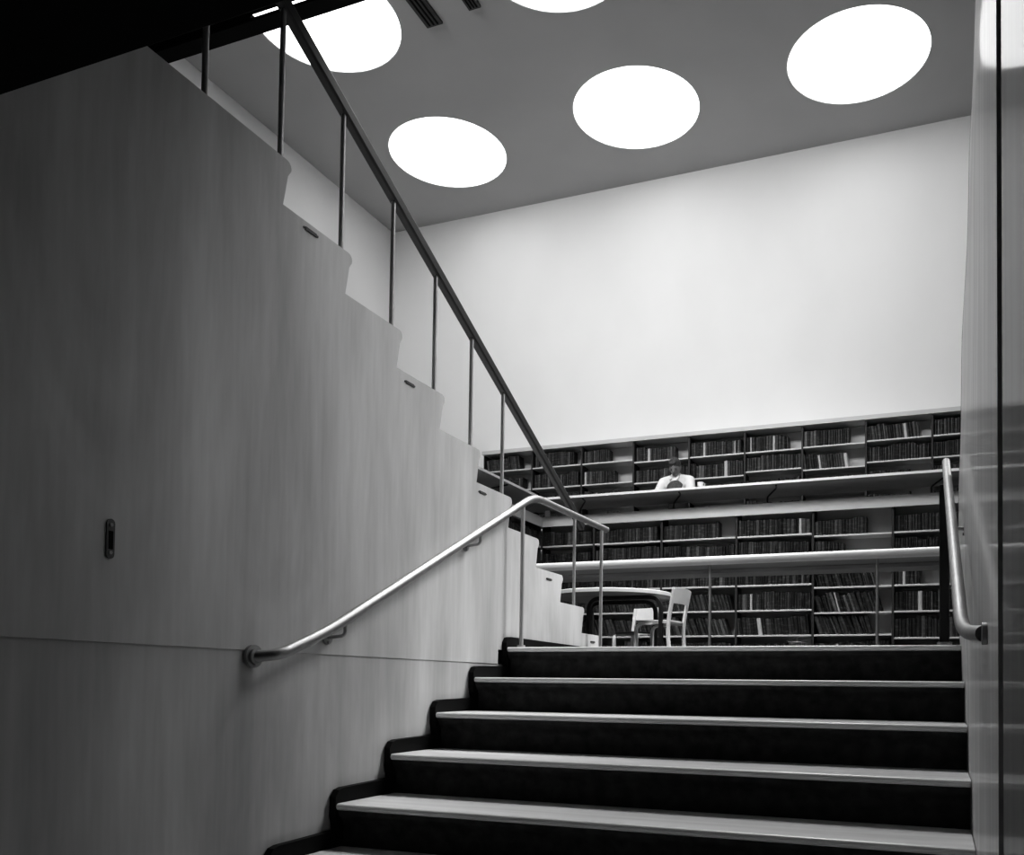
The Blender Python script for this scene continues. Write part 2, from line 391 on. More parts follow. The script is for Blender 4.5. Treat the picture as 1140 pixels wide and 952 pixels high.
# ------------------------------------------------------------------ polished panels on the right
def warp(y, z):
    ks = [(-1.4, 0), (.0, .0), (.3, -.010), (.885, -.010), (1.19, -.002), (1.5, .006), (1.87, .022), (2.3, .036), (2.6, .050), (2.9, .068), (5.2, .12)]
    w = 0
    for (a, p), (c, q) in zip(ks, ks[1:]):
        if a <= z <= c: w = p+(q-p)*(z-a)/(c-a)
    s = max(0, min(1, (y-1.64)/2.3)); s = s*s*(3-2*s)
    return w*s+s*.0022*math.sin(z*7.3)*(z > .5)
def sheet(name, y0, y1, z0, z1, m, parent, th=.02, ny=40, nz=90):
    b = NB(); g = [[b.verts.new((XR+warp(y0+(y1-y0)*i/ny, z0+(z1-z0)*j/nz), y0+(y1-y0)*i/ny, z0+(z1-z0)*j/nz)) for j in range(nz+1)] for i in range(ny+1)]
    h = [[b.verts.new(v.co+Vector((th, 0, 0))) for v in row] for row in g]
    for i in range(ny):
        for j in range(nz):
            b.faces.new([g[i][j], g[i+1][j], g[i+1][j+1], g[i][j+1]]); b.faces.new([h[i][j], h[i][j+1], h[i+1][j+1], h[i+1][j]])
    for i in range(ny):
        for j in (0, nz): b.faces.new([g[i][j], g[i+1][j], h[i+1][j], h[i][j]])
    for j in range(nz):
        for i in (0, ny): b.faces.new([g[i][j], g[i][j+1], h[i][j+1], h[i][j]])
    return link(name, b, m, parent, 40)
r = empty('wall_panel', (XR, 3.9, LAND), 'tall polished wood wall panel with a wavy outer edge', 'wall panel')
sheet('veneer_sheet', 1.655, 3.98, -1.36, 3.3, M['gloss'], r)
b = NB(); tube(b, [(XR+warp(3.98, z)+.004, 3.985, z) for z in [.2+.1*k for k in range(31)]], .005, 8); link('edge_strip', b, M['edge'], r, 60)
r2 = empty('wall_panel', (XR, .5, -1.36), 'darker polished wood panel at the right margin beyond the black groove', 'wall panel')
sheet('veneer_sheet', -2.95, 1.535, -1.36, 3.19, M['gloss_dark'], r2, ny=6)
bm = NB(); box(bm, (XR+.145, -3, -1.36), (XR+.2, 3.90, 3.19)); box(bm, (XR+.021, 1.50, -1.36), (XR+.145, 1.69, 3.19)); struct('wall_stairwell', bm, M['groove'])

# ------------------------------------------------------------------ books
class Book: pass
BOOKS = []
def fill(x0, x1, yf, z, h, bay, row, tilt=0, pale=(), where='pit', gapp=.0):
    """books between x0 and x1 standing on z, spines at yf; tilt is the lean of the row"""
    x = x0+.004; rnd = random.Random(hash((round(x0, 2), round(z, 2))) & 0xffff)
    base = h*rnd.uniform(.86, .97); left = 0; tl = tilt
    while x < x1-.012:
        if left <= 0: base = h*rnd.uniform(.80, .98); left = rnd.randint(3, 11)
        left -= 1
        w = rnd.choice((.022, .026, .03, .034, .038, .045, .05)); hh = base*rnd.uniform(.96, 1.02)
        if x+w > x1: break
        k = Book(); k.x, k.w, k.h, k.y, k.z, k.d = x+w/2, w-.002, min(hh, h), yf+rnd.uniform(.0, .014), z, rnd.uniform(.15, .2)
        k.pale = False; k.axis = 'x'; k.t = tl*rnd.uniform(.8, 1.15) if tl else 0
        if k.t: x += w/math.cos(k.t)-w
        for p in pale:
            if abs(p-k.x) < w*.55+.001 and not any(b.pale and b.bay == bay and b.row == row and abs(b.x-k.x) < .08 for b in BOOKS if b.where == where): k.pale = True
        k.bay, k.row, k.where = bay, row, where
        BOOKS.append(k); x += w

# pit bookcases (front plane y = 10.5)
YP = 10.5
PB = [-4.90, -4.16, -3.24, -2.285, -1.366, -.466, .44, 1.35]
PZL = [1.823, 1.525, 1.225, .92, .618, .31]
PZ = {0: PZL, 1: PZL, 2: PZL, 3: PZL, 4: [1.789, 1.49, 1.178, .878, .617, .31], 5: [1.793, 1.49, 1.182, .881, .577, .27], 6: [1.793, 1.49, 1.182, .881, .577, .27]}
def px10(px): return -2.28+(px-820)*(.914/84.) if px <= 905 else -1.366+(px-905)*(.9/89.)
def bookcase(x0, x1, yf, depth, zb, zt, boards, label, group, capz=None):
    r = empty('bookcase', ((x0+x1)/2, yf+depth/2, zb), label, 'bookcase', group)
    b = NB(); box(b, (x0, yf+depth-.012, zb), (x1, yf+depth, zt)); link('back_panel', b, M['case_back'], r)
    for x in (x0, x1-.012):
        b = NB(); box(b, (x, yf+.004, zb), (x+.012, yf+depth-.0125, zt)); link('side_panel', b, M['case'], r)
    for z in boards:
        b = NB(); box(b, (x0+.0125, yf, z-.022), (x1-.0125, yf+depth-.013, z)); link('shelf', b, M['shelf'], r, bevel=.003)
    b = NB(); box(b, (x0, yf+.02, zb), (x1, yf+.03, zb+.07)); link('plinth', b, M['case'], r)
    return r
baynames = ['in the left corner', 'second bay from the left corner', 'third bay, behind the round table', 'bay with the thin desk post in front', 'wide middle bay right of the desk post', 'bay in front of which the last thin desk post stands', 'bay behind the dark rail post', 'bay beyond the polished panel']
pit_lab = ['lower bookcase bay in the far left corner of the book pit', 'lower bookcase bay above the table top between corner and chairs', 'lower bookcase bay behind the two wooden chairs',
           'lower bookcase bay just right of the chairs with one pale book', 'lower bookcase bay with half empty top shelf and right hand desk post', 'lower bookcase bay behind the dark handrail post', 'lower bookcase bay half hidden by the polished panel']
for i in range(6):
    bookcase(PB[i]+.001, PB[i+1]-.001, YP, .27, LAND, 2.18, PZ[i], pit_lab[i], 'bookcases lining the book pit')
H = .235
R_ = 'pit'
def pf(bay, row, a, b, tilt=0, pale=()):
    z = PZ[bay][row]; fill(a, b, YP+.025, z, (.215 if row == 0 else .245), bay, row, tilt, pale)
for bay in (0, 1, 2, 3):
    x0, x1 = PB[bay]+.016, PB[bay+1]-.016
    for row in range(6):
        pale = []; tilt = 0; a, b = x0, x1
        if row == 0:
            if bay == 2: b = px10(800)
            if bay == 3: pale = [px10(891)]
            if bay == 1: b = x1-.05
        if row == 3 and bay == 3: pale = [px10(837)]
        if row == 3 and bay in (1, 2): tilt = -.30
        if row == 4 and bay in (1, 2): tilt = -.36
        if row == 4 and bay == 2: b = px10(813)
        if row == 4 and bay == 3: pale = [px10(845)]; tilt = -.12
        if row == 5 and bay == 3: b = px10(877)
        if row == 5 and bay == 2: tilt = -.1
        pf(bay, row, a, b, tilt, pale)
pf(4, 0, PB[4]+.016, px10(967)); pf(4, 1, PB[4]+.016, px10(942)); pf(4, 2, PB[4]+.05, px10(979), -.28); pf(4, 3, PB[4]+.06, px10(986), -.3, [px10(936)])
pf(4, 4, PB[4]+.07, px10(974), -.34); pf(4, 5, PB[4]+.016, PB[5]-.02, 0, [px10(933)])
pf(5, 0, PB[5]+.016, PB[6]-.016); pf(5, 1, PB[5]+.016, PB[6]-.016); pf(5, 2, PB[5]+.016, px10(1024), 0, [px10(1007)]); pf(5, 3, PB[5]+.016, PB[6]-.016, 0, [px10(1025)])
pf(5, 4, PB[5]+.016, PB[6]-.016); pf(5, 5, PB[5]+.016, PB[6]-.1)

# back bookcases on the gallery (front plane y = 12.65)
GAL = 1.68; YG = 12.65
BB = [-8.72, -7.86, -6.98, -6.10, -5.235, -4.37, -3.483, -2.637, -1.802, -.922, -.05, .82]
R1 = [3.475]*5+[3.432, 3.437, 3.437, 3.445, 3.46, 3.46]
R2 = [3.14]*5+[3.105, 3.108, 3.153, 3.115, 3.16, 3.16]
ord_ = ['first', 'second', 'third', 'fourth', 'fifth', 'sixth', 'seventh', 'eighth', 'ninth', 'tenth', 'eleventh']
blab = ['upper bookcase bay in the left room corner on the gallery', 'upper bookcase bay next to the corner one on the gallery', 'upper bookcase bay at the left end where posts cross it', 'upper bookcase bay behind the dark stair handrail',
        'upper bookcase bay just right of the stair handrail with half empty shelves', 'upper bookcase bay left of and behind the reading person', 'upper bookcase bay just right of the reading person',
        'upper bookcase bay with raised middle shelf, second to the right of the reader', 'upper bookcase bay with empty space beside leaning pale book', 'upper bookcase bay left of the handrail top', 'upper bookcase bay beside the polished panel']
GZ = []
for i in range(2, 11):
    zs = [R1[i], R2[i], R2[i]-.335, R2[i]-.67, R2[i]-1.0, R2[i]-1.29]
    GZ.append((i, zs))
    bookcase(BB[i]+.001, BB[i+1]-.001, YG, .28, GAL, 3.745, zs, blab[i], 'bookcases on the gallery')
def px12(px):
    P = [(541, -6.95), (592, -6.10), (647, -5.235), (706, -4.355), (767, -3.483), (829, -2.637), (893, -1.802), (964, -.922), (1037, -.05), (1120, .95)]
    for (a, p), (b, q) in zip(P, P[1:]):
        if px <= b: return p+(q-p)*(px-a)/(b-a)
    return q
G1 = [(542, 580, []), (594, 640, [602]), (649, 678, []), (707, 752, [723]), (768, 828, [783, 817]), (830, 878, [836, 861]), (894, 947, []), (965, 1025, [1009]), (1034, 1037, [1034]), (1039, 1110, [])]
G2 = [(542, 584, []), (594, 643, []), (649, 685, [651]), (707, 766, []), (768, 828, [808]), (830, 892, []), (894, 946, [914, 943]), (965, 1036, []), (1038, 1110, [])]
G3 = [(542, 592, []), (594, 646, []), (649, 690, [663]), (707, 766, []), (768, 828, [806]), (830, 860, []), (866, 892, []), (894, 960, []), (965, 1015, []), (1038, 1110, [])]
for a, b, pl in [(0, g, None) for g in G1]+[(1, g, None) for g in G2]+[(2, g, None) for g in G3]+[(3, g, None) for g in G3]+[(4, g, None) for g in G2]:
    row = a; (p0, p1, pal) = b
    x0, x1 = px12(p0), px12(p1)
    bay = max(i for i in range(11) if BB[i] <= x0+.02)
    if bay < 2: continue
    z = [zs for i, zs in GZ if i == bay][0][row]
    x0 = max(x0, BB[bay]+.016); x1 = min(x1, BB[bay+1]-.016)
    fill(x0, x1, YG+.03, z, .245, bay, row, -.12 if (row, bay) in ((0, 9), (0, 2), (1, 8)) else 0, [px12(p) for p in pal], 'gallery')

# ---- make the books
def book_bm(bm, k, local=False):
    """block with a rounded spine toward -y; base at origin"""
    w, h, d = (1, 1, 1) if local else (k.w, k.h, k.d)
    prof = [(-w/2, d), (-w/2, .06*d), (-w*.3, .015*d), (0, 0), (w*.3, .015*d), (w/2, .06*d), (w/2, d)]
    if local: T = Matrix.Identity(4)
    elif k.axis == 'x': T = Matrix.Translation((k.x, k.y, k.z)) @ leanM(k)
    else: T = Matrix.Translation((k.x, k.y, k.z)) @ Matrix.Rotation(PI/2, 4, 'Z')
    A = [bm.verts.new(T @ Vector((x, y, 0))) for x, y in prof]; B = [bm.verts.new(T @ Vector((x, y, h))) for x, y in prof]
    n = len(prof); bm.faces.new(A); bm.faces.new(B[::-1])
    for i in range(n): bm.faces.new([A[i], B[i], B[(i+1) % n], A[(i+1) % n]])
def leanM(k):
    # rotate about the lower corner so that it stays on the board
    if not k.t: return Matrix.Identity(4)
    s = -1 if k.t < 0 else 1
    piv = Vector((k.w/2*s, 0, 0))
    return Matrix.Translation(piv) @ Matrix.Rotation(k.t, 4, 'Y') @ Matrix.Translation(-piv)
rows = ['top shelf', 'second shelf', 'third shelf', 'fourth shelf', 'fifth shelf', 'bottom shelf']
bay_txt = {('pit', 0): 'pit corner bookcase', ('pit', 1): 'lower bookcase behind the table', ('pit', 2): 'lower bookcase behind the two chairs', ('pit', 3): 'lower bookcase right of the chairs',
           ('pit', 4): 'lower bookcase with the right desk post', ('pit', 5): 'lower bookcase by the dark rail post',
           ('gallery', 2): 'leftmost gallery bookcase in view', ('gallery', 3): 'gallery bookcase behind the dark stair handrail', ('gallery', 4): 'gallery bookcase right of the stair handrail', ('gallery', 5): 'gallery bookcase behind the reader',
           ('gallery', 6): 'gallery bookcase just right of the reader', ('gallery', 7): 'gallery bookcase with the raised middle shelf', ('gallery', 8): 'gallery bookcase with the pale leaning book', ('gallery', 9): 'gallery bookcase near the handrail top', ('gallery', 10): 'gallery bookcase by the polished panel'}
def prio(k):
    if k.pale: return -10
    if k.where != 'pit' or k.row in (1, 5): return 50
    return {5: 0, 4: 1, 3: 2, 2: 3, 1: 4, 0: 5}[k.bay]+(.1 if k.row == 0 else 0)
BOOKS.sort(key=prio)
protos = {}
for nm, m in (('book', M['book']), ('pale_book', M['pale'])):
    bm = NB(); book_bm(bm, None, True); me = bpy.data.meshes.new(nm); bmesh.ops.recalc_face_normals(bm, faces=bm.faces); bm.to_mesh(me); bm.free(); me.materials.append(m); protos[nm] = me
proto = bpy.data.objects.new('book', protos['book'])
NIND = 300
for k in BOOKS[:NIND]:
    o = proto.copy()
    o.data = protos['pale_book' if k.pale else 'book']; o.name = 'book'
    o.matrix_world = Matrix.Translation((k.x, k.y, k.z)) @ leanM(k) @ Matrix.Diagonal((k.w, k.d, k.h, 1))
    COL.objects.link(o)
    lean = 'leaning' if k.t else 'upright'
    t = bay_txt[(k.where, k.row*0+k.bay)]
    tone = 'pale spined' if k.pale else 'dark bound'
    lab = f"{tone} book {'leaning' if k.t else 'standing'} on {rows[k.row]} of {t}"
    tag(o, lab, 'book', f"{tone} books on {rows[k.row]} of {t}")
bpy.data.objects.remove(proto)
bm = NB()
for k in BOOKS[NIND:]: book_bm(bm, k)
# left wall of the pit: spines facing +x
rb = random.Random(5)
for z in PZL:
    y = 6.05
    while y < 10.40:
        w = rb.choice((.026, .032, .04, .048))
        k = Book(); k.w, k.h, k.d, k.x, k.y, k.z, k.t, k.axis = w-.002, .2*rb.uniform(.9, 1.05), .17, PB[0]-.03, y, z, 0, 'y'
        book_bm(bm, k); y += w
o = tag(link('books', bm, M['bookstuff']), 'many dark bound books filling the remaining shelves', 'books', kind='stuff')

# left pit bookcase
r = empty('bookcase', (-5.05, 8.2, LAND), 'long lower bookcase on the left side of the book pit beside the stair', 'bookcase', 'bookcases lining the book pit')
b = NB(); box(b, (-5.19, 6.0, LAND), (-5.18, 10.49, 2.18)); link('back_panel', b, M['case_back'], r)
for z in PZL:
    b = NB(); box(b, (-5.178, 6.0, z-.026), (-4.90, 10.47, z)); link('shelf', b, M['shelf'], r)
for y in (6.0, 6.9, 7.8, 8.7, 9.6, 10.47):
    b = NB(); box(b, (-5.178, y, LAND), (-4.905, y+.012, 2.18)); link('side_panel', b, M['case'], r)

# ------------------------------------------------------------------ gallery
bm = NB(); box(bm, (XLW, 10.79, 1.52), (XRW, YB, GAL)); box(bm, (XLW, 3.9, 1.52), (-5.21, 10.79, GAL)); struct('floor_gallery', bm, M['floor'])
bm = NB()   # pale board capping the pit bookcases, continuous round the corner
box(bm, (-4.885, 10.48, 2.075), (.75, 10.50, 2.208)); box(bm, (-4.905, 5.9, 2.075), (-4.885, 10.50, 2.208))
box(bm, (-4.90, 10.50, 2.185), (.75, 10.80, 2.205)); box(bm, (-5.21, 5.9, 2.185), (-4.905, 10.80, 2.205))
struct('trim_2', bm, M['fascia'])
bm = NB(); box(bm, (BB[2]-.02, 12.62, 3.752), (.95, YB-.002, 3.812)); struct('trim_3', bm, M['fascia'])
bm = NB()
for k in range(7): pass
bm.free()
# reading desks on the parapet
def desk(name, x0, x1, ya, yb, za, zb, label, group=None):
    r = empty(name, ((x0+x1)/2, (ya+yb)/2, zb), label, 'reading desk', group)
    return r
r = empty('reading_desk', (-2.0, 10.5, 2.3), 'long sloping reading desk running above the rear parapet, where a person reads', 'reading desk', 'gallery reading desks')
bm = NB()
v = lambda x, y, z: bm.verts.new((x, y, z))
def slab(bm, quadpts, th, mi_top=0):
    A = [bm.verts.new(p) for p in quadpts]; B = [bm.verts.new((p[0], p[1], p[2]-th)) for p in quadpts]
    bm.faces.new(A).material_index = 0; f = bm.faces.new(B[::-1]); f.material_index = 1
    n = len(A)
    for i in range(n): bm.faces.new([A[i], B[i], B[(i+1) % n], A[(i+1) % n]]).material_index = 0
ZF, ZR = 2.415, 2.385
slab(bm, [(-4.77, 10.25, ZF), (.75, 10.25, ZF), (.75, 10.84, ZR), (-5.36, 10.84, ZR)], .03)
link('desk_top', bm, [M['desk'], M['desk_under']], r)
for x in (-.05, -1.93, -3.12, -4.4):
    b = NB(); tube(b, smoothpath([(x, 10.62, 2.205), (x, 10.62, 2.31), (x+.14, 10.44, 2.372), (x+.16, 10.30, 2.378)], .03, 4), .011, 8); link('bracket', b, M['dark'], r, 50)
r = empty('reading_desk', (-5.0, 8.0, 2.3), 'sloping reading desk along the left parapet, seen edge-on behind the railing', 'reading desk', 'gallery reading desks')
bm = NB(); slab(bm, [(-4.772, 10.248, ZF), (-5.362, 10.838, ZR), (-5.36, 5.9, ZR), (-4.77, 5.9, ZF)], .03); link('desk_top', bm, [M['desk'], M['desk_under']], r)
for y in (6.6, 7.9, 9.2):
    b = NB(); tube(b, smoothpath([(-5.05, y, 2.205), (-5.05, y, 2.31), (-4.85, y+.1, 2.372), (-4.80, y+.1, 2.378)], .03, 4), .011, 8); link('bracket', b, M['dark'], r, 50)

# pit desk on thin posts, rounded front edge
r = empty('reading_desk', (-1.6, 6.7, LAND), 'low pale reading desk with thick rounded edge on thin posts before the table', 'reading desk')
bm = NB()
prof = []
for a in range(90, 271, 20): prof.append((6.40+.031+.031*math.cos(math.radians(a)), .946+.031*math.sin(math.radians(a))))
prof += [(6.44, .912), (6.95, .880), (6.95, .905)]
prism(bm, prof, 'x', -4.2, .9)
for f in bm.faces:
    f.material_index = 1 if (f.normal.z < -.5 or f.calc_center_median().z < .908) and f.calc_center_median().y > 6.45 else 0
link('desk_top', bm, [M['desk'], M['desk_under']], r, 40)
b = NB(); box(b, (-4.2, 6.62, .872), (.9, 6.64, .898)); link('apron', b, M['desk_under'], r)
for x in (-4.0, -2.80, -1.605, -.392, .82):
    if x == -2.80: continue
    b = NB(); tube(b, [(x, 6.46, LAND), (x, 6.46, .912)], .0115, 12); link('post', b, M['post'], r, 60)

# ------------------------------------------------------------------ table and chairs
TC = Vector((-2.98, 8.02, LAND))
r = empty('round_table', TC, 'round birch table with dark bent legs on the landing floor', 'table')
b = NB()
R = .60; zt_ = .888
ringp = []
n = 56
P = [(0, zt_), (R-.01, zt_), (R, zt_-.008), (R, zt_-.038), (R-.012, zt_-.045), (0, zt_-.045)]
prev = None
rings = []
for (rr, z) in P:
    if rr == 0: rings.append([b.verts.new((TC.x, TC.y, z))]*n)
    else: rings.append([b.verts.new((TC.x+rr*math.cos(2*PI*k/n), TC.y+rr*math.sin(2*PI*k/n), z)) for k in range(n)])
for A, Bq in zip(rings, rings[1:]):
    for k in range(n):
        l = (k+1) % n; vs = []
        for q in (A[k], A[l], Bq[l], Bq[k]):
            if q not in vs: vs.append(q)
        b.faces.new(vs)
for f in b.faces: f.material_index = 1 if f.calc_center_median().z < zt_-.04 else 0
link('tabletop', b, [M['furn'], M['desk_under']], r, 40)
for (y, xa, xb) in ((7.80, -3.13, -2.405), (8.26, -3.30, -2.60)):
    for sgn, x, xm in ((-1, xa, (xa+xb)/2), (1, xb, (xa+xb)/2)):
        b = NB(); bar(b, smoothpath([(x, y, LAND), (x, y, .822), (xm, y, .822)], .12, 8), .05, .036, (0, 1, 0)); link('leg', b, M['dark'], r, bevel=.004)
def make_chair(seatm):
    """faces -y; origin on the floor"""
    r = bpy.data.objects.new('chair', None); COL.objects.link(r); r.empty_display_size = .1; r.location = (0, 0, 0)
    b = NB(); pts = []
    for k in range(40):
        t = 2*PI*k/40; c, s = math.cos(t), math.sin(t)
        pts.append((.19*math.copysign(abs(c)**.45, c), .185*math.copysign(abs(s)**.45, s)))
    prism(b, pts, 'z', .425, .445); link('seat', b, [seatm], r, bevel=.005)
    for s in (-1, 1):
        x = s*.165
        b = NB(); bar(b, smoothpath([(x, -.165, 0), (x, -.165, .412), (x, .02, .412)], .07, 7), .042, .022, (1, 0, 0)); link('leg', b, M['furn'], r, bevel=.003)
        b = NB(); bar(b, smoothpath([(x, .225, 0), (x, .175, .24), (x, .175, .43), (x, .235, .735)], .12, 6), .042, .024, (1, 0, 0)); link('leg', b, M['furn'], r, bevel=.003)
        b = NB(); bar(b, [(x, .165, .418), (x, -.02, .418)], .036, .014, (1, 0, 0)); link('seat_rail', b, M['furn'], r)
    b = NB()
    out = []
    nx = 14
    for iy, (dy) in enumerate((0, .012)):
        for (z) in (.60, .745):
            out.append([b.verts.new((-.19+.38*k/nx, (.208 if z < .7 else .238)+dy-.012+.03*math.sin(PI*k/nx), z)) for k in range(nx+1)])
    a, c, d, e = out
    for k in range(nx):
        b.faces.new([a[k], a[k+1], c[k+1], c[k]]); b.faces.new([d[k], e[k], e[k+1], d[k+1]])
        b.faces.new([c[k], c[k+1], e[k+1], e[k]]); b.faces.new([a[k], d[k], d[k+1], a[k+1]])
    b.faces.new([a[0], c[0], e[0], d[0]]); b.faces.new([a[nx], d[nx], e[nx], c[nx]])
    link('backrest', b, M['furn'], r, bevel=.003)
    return r
def place(o, loc, rz, lab):
    o.location = loc; o.rotation_euler = (0, 0, rz)
    for ch in o.children: ch.matrix_parent_inverse = Matrix.Identity(4)
    return tag(o, lab, 'chair', 'birch chairs in the reading room')
place(make_chair(M['furn']), (-2.48, 8.0, LAND), math.radians(-100), 'birch chair seen from the side, tucked at the right of the round table')
place(make_chair(M['seat']), (-3.29, 9.62, LAND), math.radians(-20), 'birch chair with black seat standing behind the round table')
ch3 = place(make_chair(M['furn']), (-3.24, 11.32, GAL), math.radians(4), 'chair on the gallery under the reading person')

# ------------------------------------------------------------------ small things
o = empty('card_holder', (-4.83, 10.515, 2.206), 'small white card standing on the parapet at the left pit corner', 'card')
b = NB(); box(b, (-4.865, 10.515, 2.211), (-4.80, 10.53, 2.30)); link('card', b, M['paper'], o)
b = NB(); box(b, (-4.87, 10.51, 2.206), (-4.795, 10.545, 2.211)); link('base', b, M['fascia'], o)
def cup(x, y, z, s, lab):
    o = empty('cup', (x, y, z), lab, 'cup')
    b = NB(); P = [(.0, 0), (.028, 0), (.030, .01), (.022, .03), (.034, .06), (.04, .10), (.036, .10), (.03, .06), (0, .045)]
    rr = [[b.verts.new((x+s*p*math.cos(2*PI*k/20), y+s*p*math.sin(2*PI*k/20), z+s*q)) for k in range(20)] for p, q in P]
    for A, B in zip(rr, rr[1:]):
        for k in range(20): b.faces.new([A[k], A[(k+1) % 20], B[(k+1) % 20], B[k]])
    bmesh.ops.remove_doubles(b, verts=b.verts, dist=1e-5)
    link('bowl', b, M['porcelain'], o, 50)
    b = NB(); tube(b, [(x+s*(.036+.02*math.sin(t)), y, z+s*(.07+.022*math.cos(t))) for t in [PI*k/8 for k in range(9)]], .004*s, 8); link('handle', b, M['porcelain'], o, 50)
cup(-2.72, 10.42, 2.405, 1.0, 'small pale cup on the gallery desk beside the reader')
cup(-2.40, 10.45, 2.405, .45, 'tiny pale cup further right on the gallery desk')
# small wire basket on the bottom shelf
bz = PZL[5]
o = empty('wire_basket', (-1.56, 10.64, bz), 'small round pale wire basket in the empty gap of the bottom shelf', 'basket')
b = NB()
for z, q in ((.006, .075), (.10, .095), (.17, .108), (.225, .115)):
    tube(b, [(-1.56+q*math.cos(t), 10.64+q*.8*math.sin(t), bz+z) for t in [2*PI*k/32 for k in range(33)]], .0055 if z > .2 else .003, 8)
for k in range(12):
    t = 2*PI*k/12; tube(b, [(-1.56+q*math.cos(t), 10.64+q*.8*math.sin(t), bz+z) for z, q in ((.006, .075), (.10, .095), (.17, .108), (.225, .115))], .0025, 6)
link('basket_wires', b, M['paper'], o, 60)
b = NB(); tube(b, [(-1.56, 10.64+.08*math.cos(t), bz+.225+.05*math.sin(t)) for t in [PI*k/12 for k in range(13)]], .004, 8); link('handle', b, M['paper'], o, 60)

# ------------------------------------------------------------------ the reader
PX, PY = -3.24, 11.20
r = empty('person', (PX, PY, GAL), 'person in a white short sleeved shirt bent over an open magazine at the gallery desk', 'person')
def W(x, y, z): return (PX+x, PY+y, GAL+z)   # local: x right of picture, -y to the camera
def remesh(o, vox, sm=4):
    md = o.modifiers.new('remesh', 'REMESH'); md.mode = 'VOXEL'; md.voxel_size = vox; md.use_smooth_shade = True
    s = o.modifiers.new('smooth', 'SMOOTH'); s.factor = .5; s.iterations = sm
hip, chest, sho = (0, .10, .55), (0, .0, .90), (0, -.06, 1.07)
b = NB()
chain(b, [W(0, .10, .52), W(0, .08, .66), W(0, .02, .84), W(0, -.03, 1.00), W(0, -.06, 1.07)], [.13, .115, .125, .13, .085])
chain(b, [W(-.16, -.04, 1.045), W(0, -.03, 1.06), W(.16, -.04, 1.045)], [.052, .07, .052])
chain(b, [W(0, -.06, 1.08), W(.005, -.12, 1.16)], [.052, .048])                     # neck
hc = Vector(W(.012, -.165, 1.205)); tiltM = Matrix.Rotation(math.radians(44), 3, 'X')
sphere(b, hc, .1, (.76, .94, 1.08), tiltM, 24, 16)
def HP(x, y, z): return hc+tiltM @ Vector((x, y, z))
sphere(b, HP(0, -.035, -.055), .062, (.9, .9, .95), tiltM)                           # jaw
sphere(b, HP(0, -.098, -.018), .014, (.8, 1.1, 1.6), tiltM)                          # nose
for s in (-1, 1): sphere(b, HP(s*.077, .005, -.015), .022, (.4, .8, 1.3), tiltM)     # ears
arms = {-1: [W(-.185, -.04, 1.035), W(-.235, -.20, .80), W(-.09, -.44, .80)], 1: [W(.185, -.04, 1.035), W(.245, -.20, .80), W(.10, -.44, .80)]}
for s in (-1, 1):
    sh, el, wr = [Vector(p) for p in arms[s]]
    chain(b, [sh, sh.lerp(el, .5), el, el.lerp(wr, .4), wr], [.052, .047, .037, .036, .024])
    d = (wr-el).normalized(); hand = wr+d*.05+Vector((0, 0, .012))
    chain(b, [wr, hand], [.024, .026]); sphere(b, hand, .036, (.95, 1.0, .5))
    side = Vector((0, 0, 1)).cross(d).normalized()
    for f in range(4):
        o0 = hand+d*.022+side*(.022-.015*f); L = (.070, .080, .076, .060)[f]
        chain(b, [o0, o0+d*L*.45+Vector((0, 0, .014)), o0+d*L*.8+Vector((0, 0, .002)), o0+d*L+Vector((0, 0, -.012))], [.0095, .009, .008, .007])
    th = wr+d*.02-side*s*0; tdir = (side*(-s)+d*.6).normalized()
    chain(b, [wr+d*.02+tdir*.02, wr+d*.02+tdir*.05+Vector((0, 0, .012)), wr+d*.03+tdir*.075+Vector((0, 0, .014))], [.012, .010, .008])
for s in (-1, 1):
    chain(b, [W(s*.09, .08, .52), W(s*.11, -.18, .515), W(s*.12, -.32, .49)], [.085, .072, .058])
    chain(b, [W(s*.12, -.32, .49), W(s*.12, -.29, .26), W(s*.12, -.24, .08)], [.056, .05, .036])
    chain(b, [W(s*.12, -.22, .045), W(s*.13, -.34, .035)], [.04, .032])
body = link('body', b, M['skin'], r); remesh(body, .0075, 3)
b = NB()
chain(b, [W(0, .035, .80), W(0, .03, .82), W(0, .02, .86), W(0, -.03, 1.00), W(0, -.055, 1.06)], [.10, .13, .146, .146, .098])
chain(b, [W(-.165, -.04, 1.045), W(0, -.03, 1.065), W(.165, -.04, 1.045)], [.064, .08, .064])
for s in (-1, 1):
    sh, el, wr = [Vector(p) for p in arms[s]]
    chain(b, [sh, sh.lerp(el, .45), sh.lerp(el, .86)], [.068, .066, .066])
shirt = link('shirt', b, M['shirt'], r); remesh(shirt, .012, 3)
b = NB()
for s in (-1, 1):
    prismp = [W(s*.01, -.135, 1.105), W(s*.075, -.145, 1.09), W(s*.05, -.205, 1.02)]
    A = [b.verts.new(p) for p in prismp]; B = [b.verts.new(Vector(p)+Vector((0, .006, .006))) for p in prismp]
    b.faces.new(A); b.faces.new(B[::-1])
    for i in range(3): b.faces.new([A[i], B[i], B[(i+1) % 3], A[(i+1) % 3]])
link('collar', b, M['shirt'], r)
b = NB()
chain(b, [W(0, .11, .50), W(0, .09, .64), W(0, .05, .75)], [.155, .15, .135])  # waist drawn high so dark cloth stands for shade below the desk
for s in (-1, 1):
    chain(b, [W(s*.09, .08, .53), W(s*.11, -.18, .525), W(s*.12, -.33, .49)], [.10, .086, .072])
    chain(b, [W(s*.12, -.33, .49), W(s*.12, -.29, .26), W(s*.12, -.24, .13)], [.07, .064, .056])
tr = link('trousers', b, M['trouser'], r); remesh(tr, .012, 2)
for s in (-1, 1):
    b = NB(); chain(b, [W(s*.12, -.21, .052), W(s*.13, -.30, .047), W(s*.133, -.36, .04)], [.05, .047, .037]); sh_ = link('shoe', b, M['seat'], r); remesh(sh_, .01, 2)
b = NB()
